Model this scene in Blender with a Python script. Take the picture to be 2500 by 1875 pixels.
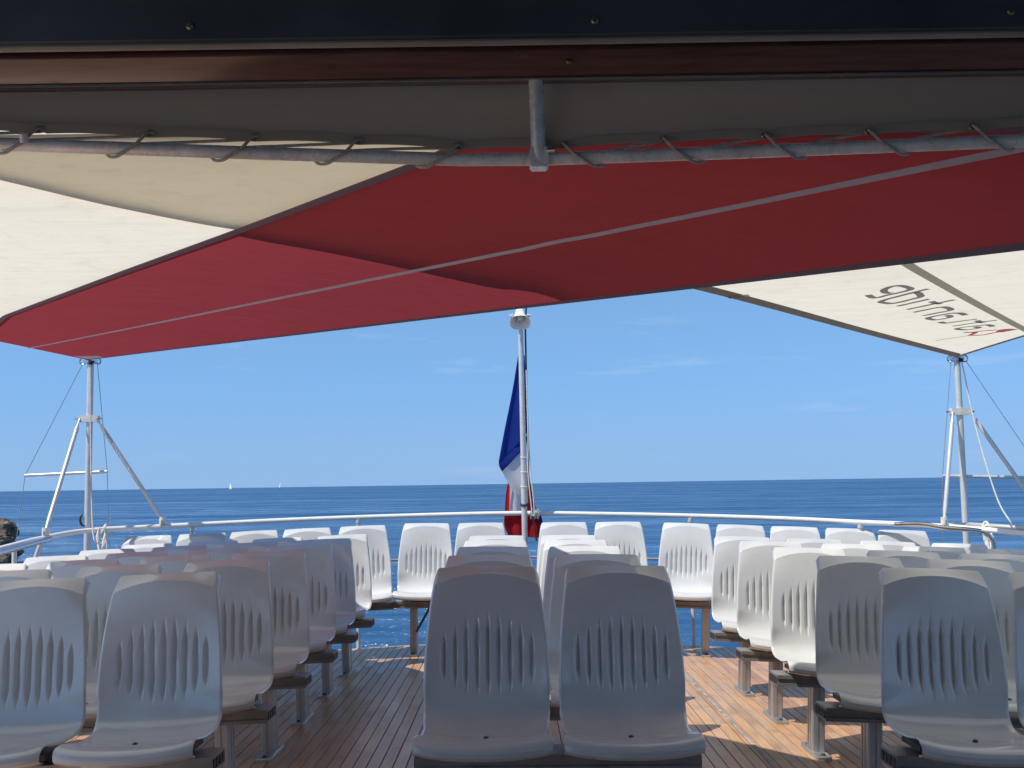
import bpy, math, random
from math import sin, cos, pi, radians, sqrt, atan2, exp
from mathutils import Vector, Matrix, Euler, noise
random.seed(7)
for o in list(bpy.data.objects): bpy.data.objects.remove(o, do_unlink=True)
SC = bpy.context.scene
COL = SC.collection

# ------------------------------------------------------------------ camera
cd = bpy.data.cameras.new('camera'); cam = bpy.data.objects.new('camera', cd); COL.objects.link(cam)
cd.sensor_fit = 'HORIZONTAL'; cd.sensor_width = 36.0; cd.lens = 36.0*2680/2500
cd.clip_start = 0.05; cd.clip_end = 200000
PITCH = math.atan(243.5/2680); ROLL = radians(-0.85)
cam.matrix_world = Matrix.Translation((0, 0, 1.15)) @ Matrix.Rotation(pi/2+PITCH, 4, 'X') @ Matrix.Rotation(ROLL, 4, 'Z')
SC.camera = cam

# ------------------------------------------------------------------ sky, sun, exposure
SUN = Vector((-0.57, -0.30, 1.0)).normalized()
w = bpy.data.worlds.new('World'); SC.world = w; w.use_nodes = True
nt = w.node_tree; nt.nodes.clear()
out = nt.nodes.new('ShaderNodeOutputWorld'); bg = nt.nodes.new('ShaderNodeBackground')
sky = nt.nodes.new('ShaderNodeTexSky'); sky.sky_type = 'NISHITA'; sky.sun_disc = False
sky.sun_elevation = math.asin(SUN.z); sky.sun_rotation = atan2(SUN.x, SUN.y)
sky.altitude = 2000; sky.air_density = 0.8; sky.dust_density = 0.0; sky.ozone_density = 6.0
bg.inputs['Strength'].default_value = 0.15
tc = nt.nodes.new('ShaderNodeTexCoord')
mp = nt.nodes.new('ShaderNodeMapping'); mp.inputs['Scale'].default_value = (2.2, 2.2, 14.0)
cn = nt.nodes.new('ShaderNodeTexNoise'); cn.inputs['Scale'].default_value = 2.3; cn.inputs['Detail'].default_value = 7; cn.inputs['Roughness'].default_value = 0.62
cr = nt.nodes.new('ShaderNodeValToRGB'); cr.color_ramp.elements[0].position = 0.58; cr.color_ramp.elements[1].position = 0.85
cr.color_ramp.elements[1].color = (0.30, 0.30, 0.30, 1)
mx = nt.nodes.new('ShaderNodeMix'); mx.data_type = 'RGBA'; mx.blend_type = 'MIX'
mx.inputs['B'].default_value = (5.0, 5.4, 6.0, 1)
L = nt.links
L.new(tc.outputs['Generated'], mp.inputs['Vector']); L.new(mp.outputs['Vector'], cn.inputs['Vector'])
L.new(cn.outputs['Fac'], cr.inputs['Fac']); L.new(cr.outputs['Color'], mx.inputs['Factor'])
tn = nt.nodes.new('ShaderNodeMix'); tn.data_type = 'RGBA'; tn.blend_type = 'MULTIPLY'; tn.inputs['Factor'].default_value = 1.0; tn.inputs['B'].default_value = (1.0, 1.085, 0.99, 1)
L.new(sky.outputs['Color'], tn.inputs['A']); L.new(tn.outputs['Result'], mx.inputs['A']); L.new(mx.outputs['Result'], bg.inputs['Color']); L.new(bg.outputs['Background'], out.inputs['Surface'])
# flatten the gradient towards the horizon: the air over the sea is clear and evenly blue
sx_ = nt.nodes.new('ShaderNodeSeparateXYZ'); cx_ = nt.nodes.new('ShaderNodeCombineXYZ'); ma_ = nt.nodes.new('ShaderNodeMath'); ma_.operation = 'MULTIPLY_ADD'
ma_.inputs[1].default_value = 0.35; ma_.inputs[2].default_value = 0.15
nz_ = nt.nodes.new('ShaderNodeVectorMath'); nz_.operation = 'NORMALIZE'
L.new(tc.outputs['Generated'], sx_.inputs[0]); L.new(sx_.outputs['X'], cx_.inputs['X']); L.new(sx_.outputs['Y'], cx_.inputs['Y'])
L.new(sx_.outputs['Z'], ma_.inputs[0]); L.new(ma_.outputs[0], cx_.inputs['Z']); L.new(cx_.outputs[0], nz_.inputs[0]); L.new(nz_.outputs[0], sky.inputs['Vector'])
# thin marine haze low over the water
hz = nt.nodes.new('ShaderNodeMapRange'); hz.inputs['From Min'].default_value = 0.0; hz.inputs['From Max'].default_value = 0.10
hz.inputs['To Min'].default_value = 0.65; hz.inputs['To Max'].default_value = 0.0; hz.interpolation_type = 'SMOOTHSTEP'
hm_ = nt.nodes.new('ShaderNodeMix'); hm_.data_type = 'RGBA'; hm_.inputs['B'].default_value = (1.72, 2.62, 4.05, 1)
L.new(sx_.outputs['Z'], hz.inputs['Value']); L.new(hz.outputs['Result'], hm_.inputs['Factor'])
L.new(mx.outputs['Result'], hm_.inputs['A']); L.new(hm_.outputs['Result'], bg.inputs['Color'])
sl = bpy.data.lights.new('sun', 'SUN'); so = bpy.data.objects.new('sun', sl); COL.objects.link(so)
sl.energy = 4.2; sl.angle = radians(0.53); sl.color = (1.0, 0.955, 0.89)
so.rotation_euler = (-SUN).to_track_quat('-Z', 'Y').to_euler(); so.location = (-5, -3, 20)
vs = SC.view_settings; vs.view_transform = 'Standard'; vs.look = 'None'; vs.gamma = 1.0; vs.exposure = 0.25; vs.use_curve_mapping = False

# ------------------------------------------------------------------ materials
MATS = {}
def nodes(name):
    m = bpy.data.materials.new(name); m.use_nodes = True; t = m.node_tree; t.nodes.clear()
    o = t.nodes.new('ShaderNodeOutputMaterial'); MATS[name] = m
    return m, t, o
def N(t, kind, **kw):
    n = t.nodes.new('ShaderNode'+kind)
    for k, v in kw.items():
        if k in n.inputs: n.inputs[k].default_value = v
        else: setattr(n, k, v)
    return n
def ramp(t, src, stops):
    r = t.nodes.new('ShaderNodeValToRGB'); e = r.color_ramp.elements
    while len(e) < len(stops): e.new(0.5)
    for i, (p, c) in enumerate(stops):
        e[i].position = p; e[i].color = (c, c, c, 1) if isinstance(c, (int, float)) else (*c, 1)
    t.links.new(src, r.inputs['Fac']); return r.outputs['Color']
def coord(t, scale=(1, 1, 1), kind='Object', rot=(0, 0, 0)):
    c = t.nodes.new('ShaderNodeTexCoord'); m = t.nodes.new('ShaderNodeMapping')
    m.inputs['Scale'].default_value = scale; m.inputs['Rotation'].default_value = rot
    t.links.new(c.outputs[kind], m.inputs['Vector']); return m.outputs['Vector']
def noi(t, vec, scale, detail=4, rough=0.55):
    n = N(t, 'TexNoise', Scale=scale, Detail=detail, Roughness=rough); t.links.new(vec, n.inputs['Vector']); return n.outputs['Fac']
def mixc(t, fac, a, b, mode='MIX'):
    m = t.nodes.new('ShaderNodeMix'); m.data_type = 'RGBA'; m.blend_type = mode
    for s, v in (('Factor', fac), ('A', a), ('B', b)):
        if isinstance(v, bpy.types.NodeSocket): t.links.new(v, m.inputs[s])
        elif s == 'Factor': m.inputs[s].default_value = v
        else: m.inputs[s].default_value = (*v, 1)
    return m.outputs['Result']
def bump(t, h, strength, dist=0.01):
    b = N(t, 'Bump', Strength=strength, Distance=dist); t.links.new(h, b.inputs['Height']); return b.outputs['Normal']
def simple(name, col, rough=0.5, metal=0.0, var=0.12, nscale=8.0, coat=0.0, bstr=0.0, rvar=0.1, kind='Object'):
    m, t, o = nodes(name); p = N(t, 'BsdfPrincipled'); v = coord(t, kind=kind)
    f = noi(t, v, nscale, 5, 0.6)
    c = mixc(t, ramp(t, f, [(0.3, 0.0), (0.7, 1.0)]), tuple(x*(1-var) for x in col), tuple(min(1, x*(1+var)) for x in col))
    t.links.new(c, p.inputs['Base Color'])
    f2 = noi(t, v, nscale*2.7, 4, 0.6)
    t.links.new(ramp(t, f2, [(0.3, max(0.02, rough-rvar)), (0.7, min(1, rough+rvar))]), p.inputs['Roughness'])
    p.inputs['Metallic'].default_value = metal
    if coat: p.inputs['Coat Weight'].default_value = coat; p.inputs['Coat Roughness'].default_value = 0.08
    if bstr: t.links.new(bump(t, f2, bstr, 0.004), p.inputs['Normal'])
    t.links.new(p.outputs['BSDF'], o.inputs['Surface']); return m

def plastic():
    m, t, o = nodes('seat_plastic'); p = N(t, 'BsdfPrincipled'); v = coord(t)
    oi = t.nodes.new('ShaderNodeObjectInfo')
    add = t.nodes.new('ShaderNodeVectorMath'); add.operation = 'MULTIPLY_ADD'
    cmb = t.nodes.new('ShaderNodeCombineXYZ')
    for s in 'XYZ': t.links.new(oi.outputs['Random'], cmb.inputs[s])
    t.links.new(cmb.outputs['Vector'], add.inputs[0]); add.inputs[1].default_value = (9, 17, 5); t.links.new(v, add.inputs[2])
    f = noi(t, add.outputs['Vector'], 5.0, 6, 0.62)
    g = noi(t, add.outputs['Vector'], 60.0, 3, 0.6)
    c = mixc(t, ramp(t, f, [(0.35, 0.0), (0.68, 1.0)]), (0.565, 0.566, 0.552), (0.63, 0.632, 0.618))
    vb = ramp(t, oi.outputs['Random'], [(0.0, (0.91, 0.91, 0.905)), (0.5, (1.0, 1.0, 1.0)), (1.0, (1.05, 1.05, 1.045))])
    c = mixc(t, 1.0, c, vb, 'MULTIPLY')
    sc = noi(t, coord(t, (30, 3, 3)), 2.0, 5, 0.7)          # rubbed marks
    c = mixc(t, ramp(t, sc, [(0.62, 0.0), (0.75, 0.22)]), c, (0.46, 0.45, 0.43))
    c2 = mixc(t, ramp(t, g, [(0.66, 0.0), (0.80, 0.25)]), c, (0.54, 0.53, 0.51))
    t.links.new(c2, p.inputs['Base Color'])
    t.links.new(ramp(t, f, [(0.3, 0.15), (0.7, 0.26)]), p.inputs['Roughness'])
    p.inputs['Coat Weight'].default_value = 0.6; p.inputs['Coat Roughness'].default_value = 0.09
    t.links.new(bump(t, g, 0.03, 0.002), p.inputs['Normal'])
    t.links.new(p.outputs['BSDF'], o.inputs['Surface'])
plastic()
simple('aluminium', (0.50, 0.50, 0.49), 0.38, 0.75, 0.10, 14, rvar=0.10)
simple('beam_alu', (0.30, 0.29, 0.28), 0.45, 0.45, 0.16, 12)
simple('bracket_black', (0.035, 0.035, 0.04), 0.5, 0.0, 0.2, 20)
simple('galvanised', (0.74, 0.70, 0.63), 0.30, 0.15, 0.22, 11, bstr=0.06, rvar=0.12)
simple('steel', (0.60, 0.61, 0.63), 0.20, 1.0, 0.06, 16, rvar=0.07)
simple('pole_paint', (0.62, 0.62, 0.60), 0.33, 0.25, 0.10, 7, rvar=0.08)
simple('white_paint', (0.76, 0.76, 0.74), 0.35, 0.0, 0.06, 9)
simple('horn_plastic', (0.72, 0.72, 0.68), 0.42, 0.0, 0.05, 14)
simple('rope_white', (0.70, 0.68, 0.62), 0.85, 0.0, 0.15, 60, bstr=0.6)
simple('rope_grey', (0.44, 0.39, 0.31), 0.85, 0.0, 0.25, 80, bstr=0.8)
simple('wire', (0.45, 0.46, 0.48), 0.35, 0.8, 0.1, 10)
simple('black_rubber', (0.02, 0.02, 0.022), 0.6)
simple('ceiling_navy', (0.05, 0.066, 0.078), 0.45, 0.0, 0.25, 3)
simple('trim_beige', (0.30, 0.25, 0.19), 0.5, 0.0, 0.12, 6)
simple('brass', (0.34, 0.27, 0.14), 0.4, 0.9, 0.15, 40)
simple('caulk', (0.022, 0.02, 0.019), 0.55, 0.0, 0.25, 20)
simple('sealant', (0.30, 0.30, 0.28), 0.7, 0.0, 0.55, 26, bstr=0.9)
simple('hull_white', (0.70, 0.70, 0.68), 0.4, 0.0, 0.05, 2)
simple('window_glass', (0.03, 0.04, 0.05), 0.06, 0.0, 0.1, 2, rvar=0.02)
simple('sail_cloth', (0.78, 0.77, 0.72), 0.8, 0.0, 0.05, 1)
simple('hull_dark', (0.05, 0.06, 0.09), 0.4)

def wood_beam():
    m, t, o = nodes('varnished_wood'); p = N(t, 'BsdfPrincipled'); v = coord(t, (0.6, 9, 9))
    f = noi(t, v, 6, 7, 0.65)
    c = mixc(t, ramp(t, f, [(0.3, 0.0), (0.7, 1.0)]), (0.10, 0.040, 0.032), (0.20, 0.095, 0.080))
    t.links.new(c, p.inputs['Base Color'])
    t.links.new(ramp(t, noi(t, coord(t), 4, 4), [(0.3, 0.16), (0.7, 0.30)]), p.inputs['Roughness'])
    p.inputs['Coat Weight'].default_value = 0.8; p.inputs['Coat Roughness'].default_value = 0.12
    t.links.new(bump(t, noi(t, coord(t), 5, 3), 0.12, 0.01), p.inputs['Normal'])
    t.links.new(p.outputs['BSDF'], o.inputs['Surface'])
wood_beam()
def teak():
    m, t, o = nodes('teak'); p = N(t, 'BsdfPrincipled')
    oi = t.nodes.new('ShaderNodeObjectInfo')
    v = coord(t, (14, 1.0, 14))
    sh = t.nodes.new('ShaderNodeVectorMath'); sh.operation = 'MULTIPLY_ADD'
    cmb = t.nodes.new('ShaderNodeCombineXYZ')
    for s in 'XYZ': t.links.new(oi.outputs['Random'], cmb.inputs[s])
    t.links.new(cmb.outputs['Vector'], sh.inputs[0]); sh.inputs[1].default_value = (31, 57, 11); t.links.new(v, sh.inputs[2])
    f = noi(t, sh.outputs['Vector'], 4.5, 7, 0.65)
    tone = ramp(t, oi.outputs['Random'], [(0.0, (0.44, 0.225, 0.110)), (0.35, (0.57, 0.315, 0.160)), (0.7, (0.63, 0.375, 0.205)), (0.9, (0.58, 0.38, 0.24)), (1.0, (0.48, 0.32, 0.21))])
    c = mixc(t, ramp(t, f, [(0.25, 0.0), (0.75, 1.0)]), (0.62, 0.60, 0.58), (1.15, 1.13, 1.10), 'MIX')
    c = mixc(t, 1.0, tone, c, 'MULTIPLY')
    w = noi(t, coord(t, (1, 1, 1)), 1.7, 6, 0.6)      # big worn / stained patches
    c = mixc(t, ramp(t, w, [(0.42, 0.0), (0.68, 0.5)]), c, (0.62, 0.39, 0.225))
    w2 = noi(t, coord(t, (1, 1, 1)), 3.1, 6, 0.7)
    c = mixc(t, ramp(t, w2, [(0.52, 0.0), (0.72, 0.6)]), c, (0.20, 0.13, 0.09))
    w3 = noi(t, coord(t, (0.7, 0.25, 1), kind='Object'), 9.0, 6, 0.75)
    c = mixc(t, ramp(t, w3, [(0.60, 0.0), (0.74, 0.30)]), c, (0.62, 0.43, 0.28))
    t.links.new(c, p.inputs['Base Color'])
    t.links.new(ramp(t, w, [(0.3, 0.25), (0.7, 0.52)]), p.inputs['Roughness'])
    t.links.new(bump(t, f, 0.35, 0.002), p.inputs['Normal'])
    t.links.new(p.outputs['BSDF'], o.inputs['Surface'])
teak()
def cloth(name, cd_, ct, mixf, dirt, wr=0.25):
    m, t, o = nodes(name); v = coord(t)
    f = noi(t, v, 1.1, 7, 0.65); f2 = noi(t, v, 9.0, 6, 0.7)
    d = ramp(t, f2, [(0.52, 0.0), (0.82, dirt)])
    a = mixc(t, d, cd_, tuple(x*0.62 for x in cd_)); b = mixc(t, d, ct, tuple(x*0.62 for x in ct))
    a = mixc(t, ramp(t, f, [(0.3, 0.0), (0.7, 0.18)]), a, tuple(x*0.75 for x in cd_))
    b = mixc(t, ramp(t, f, [(0.3, 0.0), (0.7, 0.18)]), b, tuple(x*0.75 for x in ct))
    st = ramp(t, noi(t, coord(t, (0.5, 5.0, 1), rot=(0, 0, radians(-52))), 2.2, 6, 0.7), [(0.56, 0.0), (0.74, dirt*0.7)])
    a = mixc(t, st, a, tuple(x*0.66 for x in cd_)); b = mixc(t, st, b, tuple(x*0.66 for x in ct))
    df = N(t, 'BsdfDiffuse', Roughness=0.6); tr = N(t, 'BsdfTranslucent')
    t.links.new(a, df.inputs['Color']); t.links.new(b, tr.inputs['Color'])
    wv = coord(t, (0.5, 3.2, 1), rot=(0, 0, radians(-40)))
    h = noi(t, wv, 1.3, 5, 0.6)
    h2 = noi(t, coord(t, (0.35, 6.0, 1), rot=(0, 0, radians(-48))), 1.6, 4, 0.55)
    hs = t.nodes.new('ShaderNodeMath'); hs.operation = 'MULTIPLY_ADD'; hs.inputs[1].default_value = 0.30
    t.links.new(h2, hs.inputs[0]); t.links.new(h, hs.inputs[2])
    nrm = bump(t, hs.outputs['Value'], wr, 0.06)
    t.links.new(nrm, df.inputs['Normal']); t.links.new(nrm, tr.inputs['Normal'])
    ms = N(t, 'MixShader', Fac=mixf)
    t.links.new(df.outputs['BSDF'], ms.inputs[1]); t.links.new(tr.outputs['BSDF'], ms.inputs[2]); t.links.new(ms.outputs['Shader'], o.inputs['Surface'])
cloth('awning_cream', (0.66, 0.60, 0.50), (0.83, 0.755, 0.61), 0.64, 0.42, 0.40)
cloth('awning_red', (0.27, 0.075, 0.08), (0.26, 0.034, 0.042), 0.55, 0.30, 0.45)
cloth('awning_hem', (0.44, 0.41, 0.37), (0.46, 0.43, 0.38), 0.50, 0.1, 0.05)
cloth('awning_hem_red', (0.42, 0.30, 0.33), (0.25, 0.14, 0.16), 0.35, 0.1, 0.05)
cloth('seam_tape', (0.88, 0.78, 0.78), (0.70, 0.55, 0.55), 0.25, 0.2, 0.05)
cloth('grey_canvas', (0.52, 0.435, 0.345), (0.26, 0.20, 0.14), 0.30, 0.2, 0.12)
cloth('flag_blue', (0.025, 0.05, 0.26), (0.02, 0.05, 0.30), 0.45, 0.1, 0.1)
cloth('flag_white', (0.72, 0.71, 0.72), (0.70, 0.69, 0.70), 0.45, 0.1, 0.1)
cloth('flag_red', (0.55, 0.025, 0.03), (0.60, 0.03, 0.035), 0.45, 0.1, 0.1)
cloth('print_grey', (0.22, 0.22, 0.21), (0.30, 0.30, 0.285), 0.60, 0.1, 0.02)
cloth('print_red', (0.50, 0.12, 0.13), (0.62, 0.16, 0.17), 0.60, 0.1, 0.02)

def sea_mat():
    m, t, o = nodes('sea_water')
    big = noi(t, coord(t, (0.0022, 0.018, 1.0)), 1.0, 6, 0.65)      # wind lanes and slicks
    mid = noi(t, coord(t, (0.055, 0.17, 1.0), rot=(0, 0, 0.12)), 1.0, 5, 0.62)   # cat's paws
    fine = noi(t, coord(t, (0.22, 0.75, 1.0), rot=(0, 0, 0.08)), 1.0, 5, 0.65)
    far = noi(t, coord(t, (0.0012, 0.030, 1.0)), 1.0, 3, 0.6)
    k = mixc(t, 0.45, mixc(t, 0.5, big, far), mixc(t, 0.5, mid, fine))
    df = N(t, 'BsdfDiffuse'); gl = N(t, 'BsdfGlossy', Roughness=0.22)
    gl.inputs['Color'].default_value = (0.86, 0.93, 1.0, 1)
    c = mixc(t, ramp(t, k, [(0.44, 0.0), (0.58, 1.0)]), (0.016, 0.072, 0.170), (0.030, 0.105, 0.220))  # sky light off the ripple faces is painted into the water colour
    t.links.new(c, df.inputs['Color'])
    ms = N(t, 'MixShader')
    t.links.new(ramp(t, k, [(0.45, 0.10), (0.52, 0.33), (0.575, 0.72)]), ms.inputs['Fac'])
    t.links.new(df.outputs['BSDF'], ms.inputs[1]); t.links.new(gl.outputs['BSDF'], ms.inputs[2])
    a = noi(t, coord(t, (0.50, 1.15, 1.0)), 0.55, 5, 0.6)
    b = noi(t, coord(t, (0.85, 1.6, 1.0), rot=(0, 0, 0.35)), 2.1, 4, 0.6)
    q = noi(t, coord(t, (0.10, 0.30, 1.0), rot=(0, 0, -0.1)), 1.0, 3, 0.5)
    s = t.nodes.new('ShaderNodeMath'); s.operation = 'MULTIPLY_ADD'; s.inputs[1].default_value = 0.36
    t.links.new(b, s.inputs[0]); t.links.new(a, s.inputs[2])
    s2 = t.nodes.new('ShaderNodeMath'); s2.operation = 'MULTIPLY_ADD'; s2.inputs[1].default_value = 2.2
    t.links.new(q, s2.inputs[0]); t.links.new(s.outputs['Value'], s2.inputs[2])
    bp = N(t, 'Bump', Distance=0.6, Strength=1.0)
    t.links.new(s2.outputs['Value'], bp.inputs['Height'])
    t.links.new(bp.outputs['Normal'], gl.inputs['Normal'])
    t.links.new(ms.outputs['Shader'], o.inputs['Surface'])
sea_mat()
def rock_mat():
    m, t, o = nodes('rock'); p = N(t, 'BsdfPrincipled', Roughness=0.9); v = coord(t)
    f = noi(t, v, 1.6, 9, 0.7); f2 = noi(t, v, 6, 7, 0.7)
    c = mixc(t, ramp(t, f, [(0.42, 0.0), (0.62, 1.0)]), (0.06, 0.045, 0.035), (0.40, 0.31, 0.22))
    c = mixc(t, ramp(t, f2, [(0.4, 0.0), (0.7, 0.7)]), c, (0.10, 0.075, 0.05))
    t.links.new(c, p.inputs['Base Color']); t.links.new(bump(t, f2, 1.0, 0.25), p.inputs['Normal'])
    t.links.new(p.outputs['BSDF'], o.inputs['Surface'])
rock_mat()

# ------------------------------------------------------------------ mesh helpers
class MB:
    def __init__(s): s.v = []; s.f = []
    def add(s, vs, fs):
        n = len(s.v); s.v += [tuple(v) for v in vs]; s.f += [tuple(i+n for i in f) for f in fs]; return s
    def box(s, c, d, rot=None):
        x, y, z = (k/2 for k in d)
        vs = [Vector(q) for q in ((-x,-y,-z),(x,-y,-z),(x,y,-z),(-x,y,-z),(-x,-y,z),(x,-y,z),(x,y,z),(-x,y,z))]
        if rot is not None: vs = [rot @ q for q in vs]
        c = Vector(c)
        return s.add([q+c for q in vs], [(0,3,2,1),(4,5,6,7),(0,1,5,4),(1,2,6,5),(2,3,7,6),(3,0,4,7)])
    def bbox(s, c, d, b=0.004):
        """box with chamfered long edges: 8-gon in the x-z section, extruded along y"""
        x, y, z = (k/2 for k in d); c = Vector(c)
        ring = [(-x+b,-z),(x-b,-z),(x,-z+b),(x,z-b),(x-b,z),(-x+b,z),(-x,z-b),(-x,-z+b)]
        vs = [(c.x+a, c.y-y, c.z+q) for a, q in ring]+[(c.x+a, c.y+y, c.z+q) for a, q in ring]
        fs = [(i, (i+1) % 8, 8+(i+1) % 8, 8+i) for i in range(8)]+[tuple(range(7, -1, -1)), tuple(range(8, 16))]
        return s.add(vs, fs)
    def tube(s, pts, r, n=10, cap=True):
        pts = [Vector(p) for p in pts]; rs = r if isinstance(r, (list, tuple)) else [r]*len(pts)
        vs, fs = [], []; up = None
        for i, p in enumerate(pts):
            t = (pts[min(i+1, len(pts)-1)]-pts[max(i-1, 0)]).normalized()
            if up is None: up = Vector((0, 0, 1)) if abs(t.z) < 0.9 else Vector((1, 0, 0))
            a = t.cross(up); a.normalize(); up = a.cross(t).normalized()
            for k in range(n):
                q = 2*pi*k/n; vs.append(p+(a*cos(q)+up*sin(q))*rs[i])
        for i in range(len(pts)-1):
            for k in range(n): fs.append((i*n+k, i*n+(k+1) % n, (i+1)*n+(k+1) % n, (i+1)*n+k))
        if cap: fs.append(tuple(range(n-1, -1, -1))); fs.append(tuple((len(pts)-1)*n+k for k in range(n)))
        return s.add(vs, fs)
    def lathe(s, prof, mat=Matrix.Identity(4), n=20, sq=1.0):
        vs, fs = [], []
        for r, z in prof:
            for k in range(n):
                a = 2*pi*k/n; ca, sa = cos(a), sin(a)
                if sq != 1.0:
                    e = 2/sq; ca = math.copysign(abs(ca)**e, ca); sa = math.copysign(abs(sa)**e, sa)
                vs.append(mat @ Vector((r*ca, r*sa, z)))
        for i in range(len(prof)-1):
            for k in range(n): fs.append((i*n+k, i*n+(k+1) % n, (i+1)*n+(k+1) % n, (i+1)*n+k))
        return s.add(vs, fs)
    def mesh(s, name, smooth=False):
        me = bpy.data.meshes.new(name); me.from_pydata(s.v, [], s.f); me.update()
        if smooth: me.polygons.foreach_set('use_smooth', [True]*len(me.polygons))
        return me
def obj(name, me, mat, parent=None, label=None, cat=None, group=None, kind=None):
    if isinstance(me, MB): me = me.mesh(name)
    if mat and not me.materials: me.materials.append(MATS[mat])
    o = bpy.data.objects.new(name, me); COL.objects.link(o)
    if parent is not None: o.parent = parent
    tag(o, label, cat, group, kind); return o
def tag(o, label=None, cat=None, group=None, kind=None):
    for k, v in (('label', label), ('category', cat), ('group', group), ('kind', kind)):
        if v: o[k] = v
    return o
def empty(name, loc=(0, 0, 0), label=None, cat=None, group=None):
    o = bpy.data.objects.new(name, None); COL.objects.link(o); o.location = loc; o.empty_display_size = 0.1
    return tag(o, label, cat, group)
def smooth(me, ang=40):
    me.polygons.foreach_set('use_smooth', [True]*len(me.polygons))
    me.set_sharp_from_angle(angle=radians(ang)); return me
def tubeobj(name, pts, r, mat, parent=None, n=12, **kw):
    return obj(name, smooth(MB().tube(pts, r, n).mesh(name)), mat, parent, **kw)
def spline(pts, k=8):
    """Catmull-Rom through the points"""
    P = [Vector(p) for p in pts]; P = [P[0]*2-P[1]]+P+[P[-1]*2-P[-2]]; res = []
    for i in range(1, len(P)-2):
        a, b, c, d = P[i-1:i+3]
        for j in range(k):
            t = j/k; res.append(0.5*((2*b)+(c-a)*t+(2*a-5*b+4*c-d)*t*t+(3*b-a-3*c+d)*t**3))
    res.append(P[-2]); return res
def resample(pts, n):
    ds = [0.0]
    for a, b in zip(pts, pts[1:]): ds.append(ds[-1]+(b-a).length)
    res = []; j = 0
    for i in range(n):
        s = ds[-1]*i/(n-1)
        while j < len(ds)-2 and ds[j+1] < s: j += 1
        t = (s-ds[j])/max(1e-9, ds[j+1]-ds[j]); res.append(pts[j].lerp(pts[j+1], t))
    return res
def sheet(rows, thick=0.0, axis=Vector((0, 0, 1))):
    """grid of points -> thin closed sheet"""
    m = MB(); R, Cn = len(rows), len(rows[0])
    vs = [p for r in rows for p in r]; fs = [(i*Cn+j, i*Cn+j+1, (i+1)*Cn+j+1, (i+1)*Cn+j) for i in range(R-1) for j in range(Cn-1)]
    if thick:
        n = len(vs); vs = vs+[Vector(p)+axis*thick for p in vs]
        fs2 = [tuple(n+k for k in reversed(f)) for f in fs]
        bd = [j for j in range(Cn)]+[i*Cn+Cn-1 for i in range(1, R)]+[(R-1)*Cn+j for j in range(Cn-2, -1, -1)]+[i*Cn for i in range(R-2, 0, -1)]
        fs = fs+fs2+[(bd[(k+1) % len(bd)], bd[k], n+bd[k], n+bd[(k+1) % len(bd)]) for k in range(len(bd))]
    return m.add(vs, fs)
# ------------------------------------------------------------------ setting: sea, ship
XC = 0.11                                   # the ship's centreline
def camber(x):
    a = abs(x-XC); return -0.04*max(0.0, a-0.9)
def zd(x, y): return camber(x)-0.0077*(x-XC)-0.012*(y-3.8)-0.05
def edge_y(x):
    a = abs(x-XC); return 8.86-0.045*a*a-1.3*max(0.0, a-2.7)**2
SEA_Z = -3.4
m = MB()
ring = [0, 30, 80, 200, 600, 2000, 8000, 30000, 90000]; n = 48
vs = [(0, 0, SEA_Z)]; fs = []
for r in ring[1:]:
    for k in range(n): a = 2*pi*k/n; vs.append((r*cos(a), r*sin(a), SEA_Z))
for k in range(n): fs.append((0, 1+k, 1+(k+1) % n))
for i in range(len(ring)-2):
    for k in range(n):
        a = 1+i*n; fs.append((a+k, a+n+k, a+n+(k+1) % n, a+(k+1) % n))
obj('sea', m.add(vs, fs), 'sea_water', kind='structure')

# deck: dark caulked base, teak planks laid fore and aft on it
xs = [-3.5+0.1*i for i in range(73)]
HALF = 3.42
xs = [x for x in xs if abs(x-XC) <= HALF]
base = MB(); top = []; bot = []
rows = []
for x in xs:
    ye = edge_y(x); rows.append([Vector((x, y, zd(x, y)-0.006)) for y in (-5.0, 2.0, ye*0.5+1.0, ye)])
deck = obj('deck', sheet(rows, -0.08), 'caulk', kind='structure')
PITCH_P = 0.0575; GAP = 0.0048
i0 = int((-HALF)/PITCH_P)
nplank = 0
for i in range(i0, -i0+1):
    x = XC+i*PITCH_P+0.013
    if abs(x-XC)+PITCH_P/2 > HALF: continue
    ye = edge_y(x)-0.012; y0 = -1.5
    cut = [random.uniform(3.2, 7.8)]
    ys = [y0]+[c for c in cut if c < ye-0.4]+[ye]
    for a, b in zip(ys, ys[1:]):
        a += 0.002; b -= 0.002; hw = (PITCH_P-GAP)/2; c = 0.0015
        pm = MB(); h = random.uniform(-0.0006, 0.0006)
        cx, cy = x, (a+b)/2
        def pt(dx, y, dz): return (dx, y-cy, zd(x+dx, y)-zd(cx, cy)+dz+h)
        ring_ = [(-hw, -0.006), (hw, -0.006), (hw, -c), (hw-c, 0), (-hw+c, 0), (-hw, -c)]
        vs = [pt(dx, a, dz) for dx, dz in ring_]+[pt(dx, b, dz) for dx, dz in ring_]
        fs = [(k, (k+1) % 6, 6+(k+1) % 6, 6+k) for k in range(6)]+[(5, 4, 3, 2, 1, 0), tuple(range(6, 12))]
        p = obj('plank', pm.add(vs, fs), 'teak', deck); p.location = (cx, cy, zd(cx, cy)); nplank += 1
# worn sealant seam along the starboard aisle
rows = []
for k in range(160):
    y = 3.4+k*0.032; wd = 0.010+0.006*noise.noise((y*7, 0, 3)); xx = 1.10+0.006*noise.noise((y*5, 4, 0))
    rows.append([Vector((xx-wd, y, zd(xx, y)+0.0035)), Vector((xx, y, zd(xx, y)+0.006+0.002*noise.noise((y*30, 1, 1)))), Vector((xx+wd, y, zd(xx, y)+0.0035))])
obj('sealant_seam', sheet(rows), 'sealant', deck)

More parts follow.
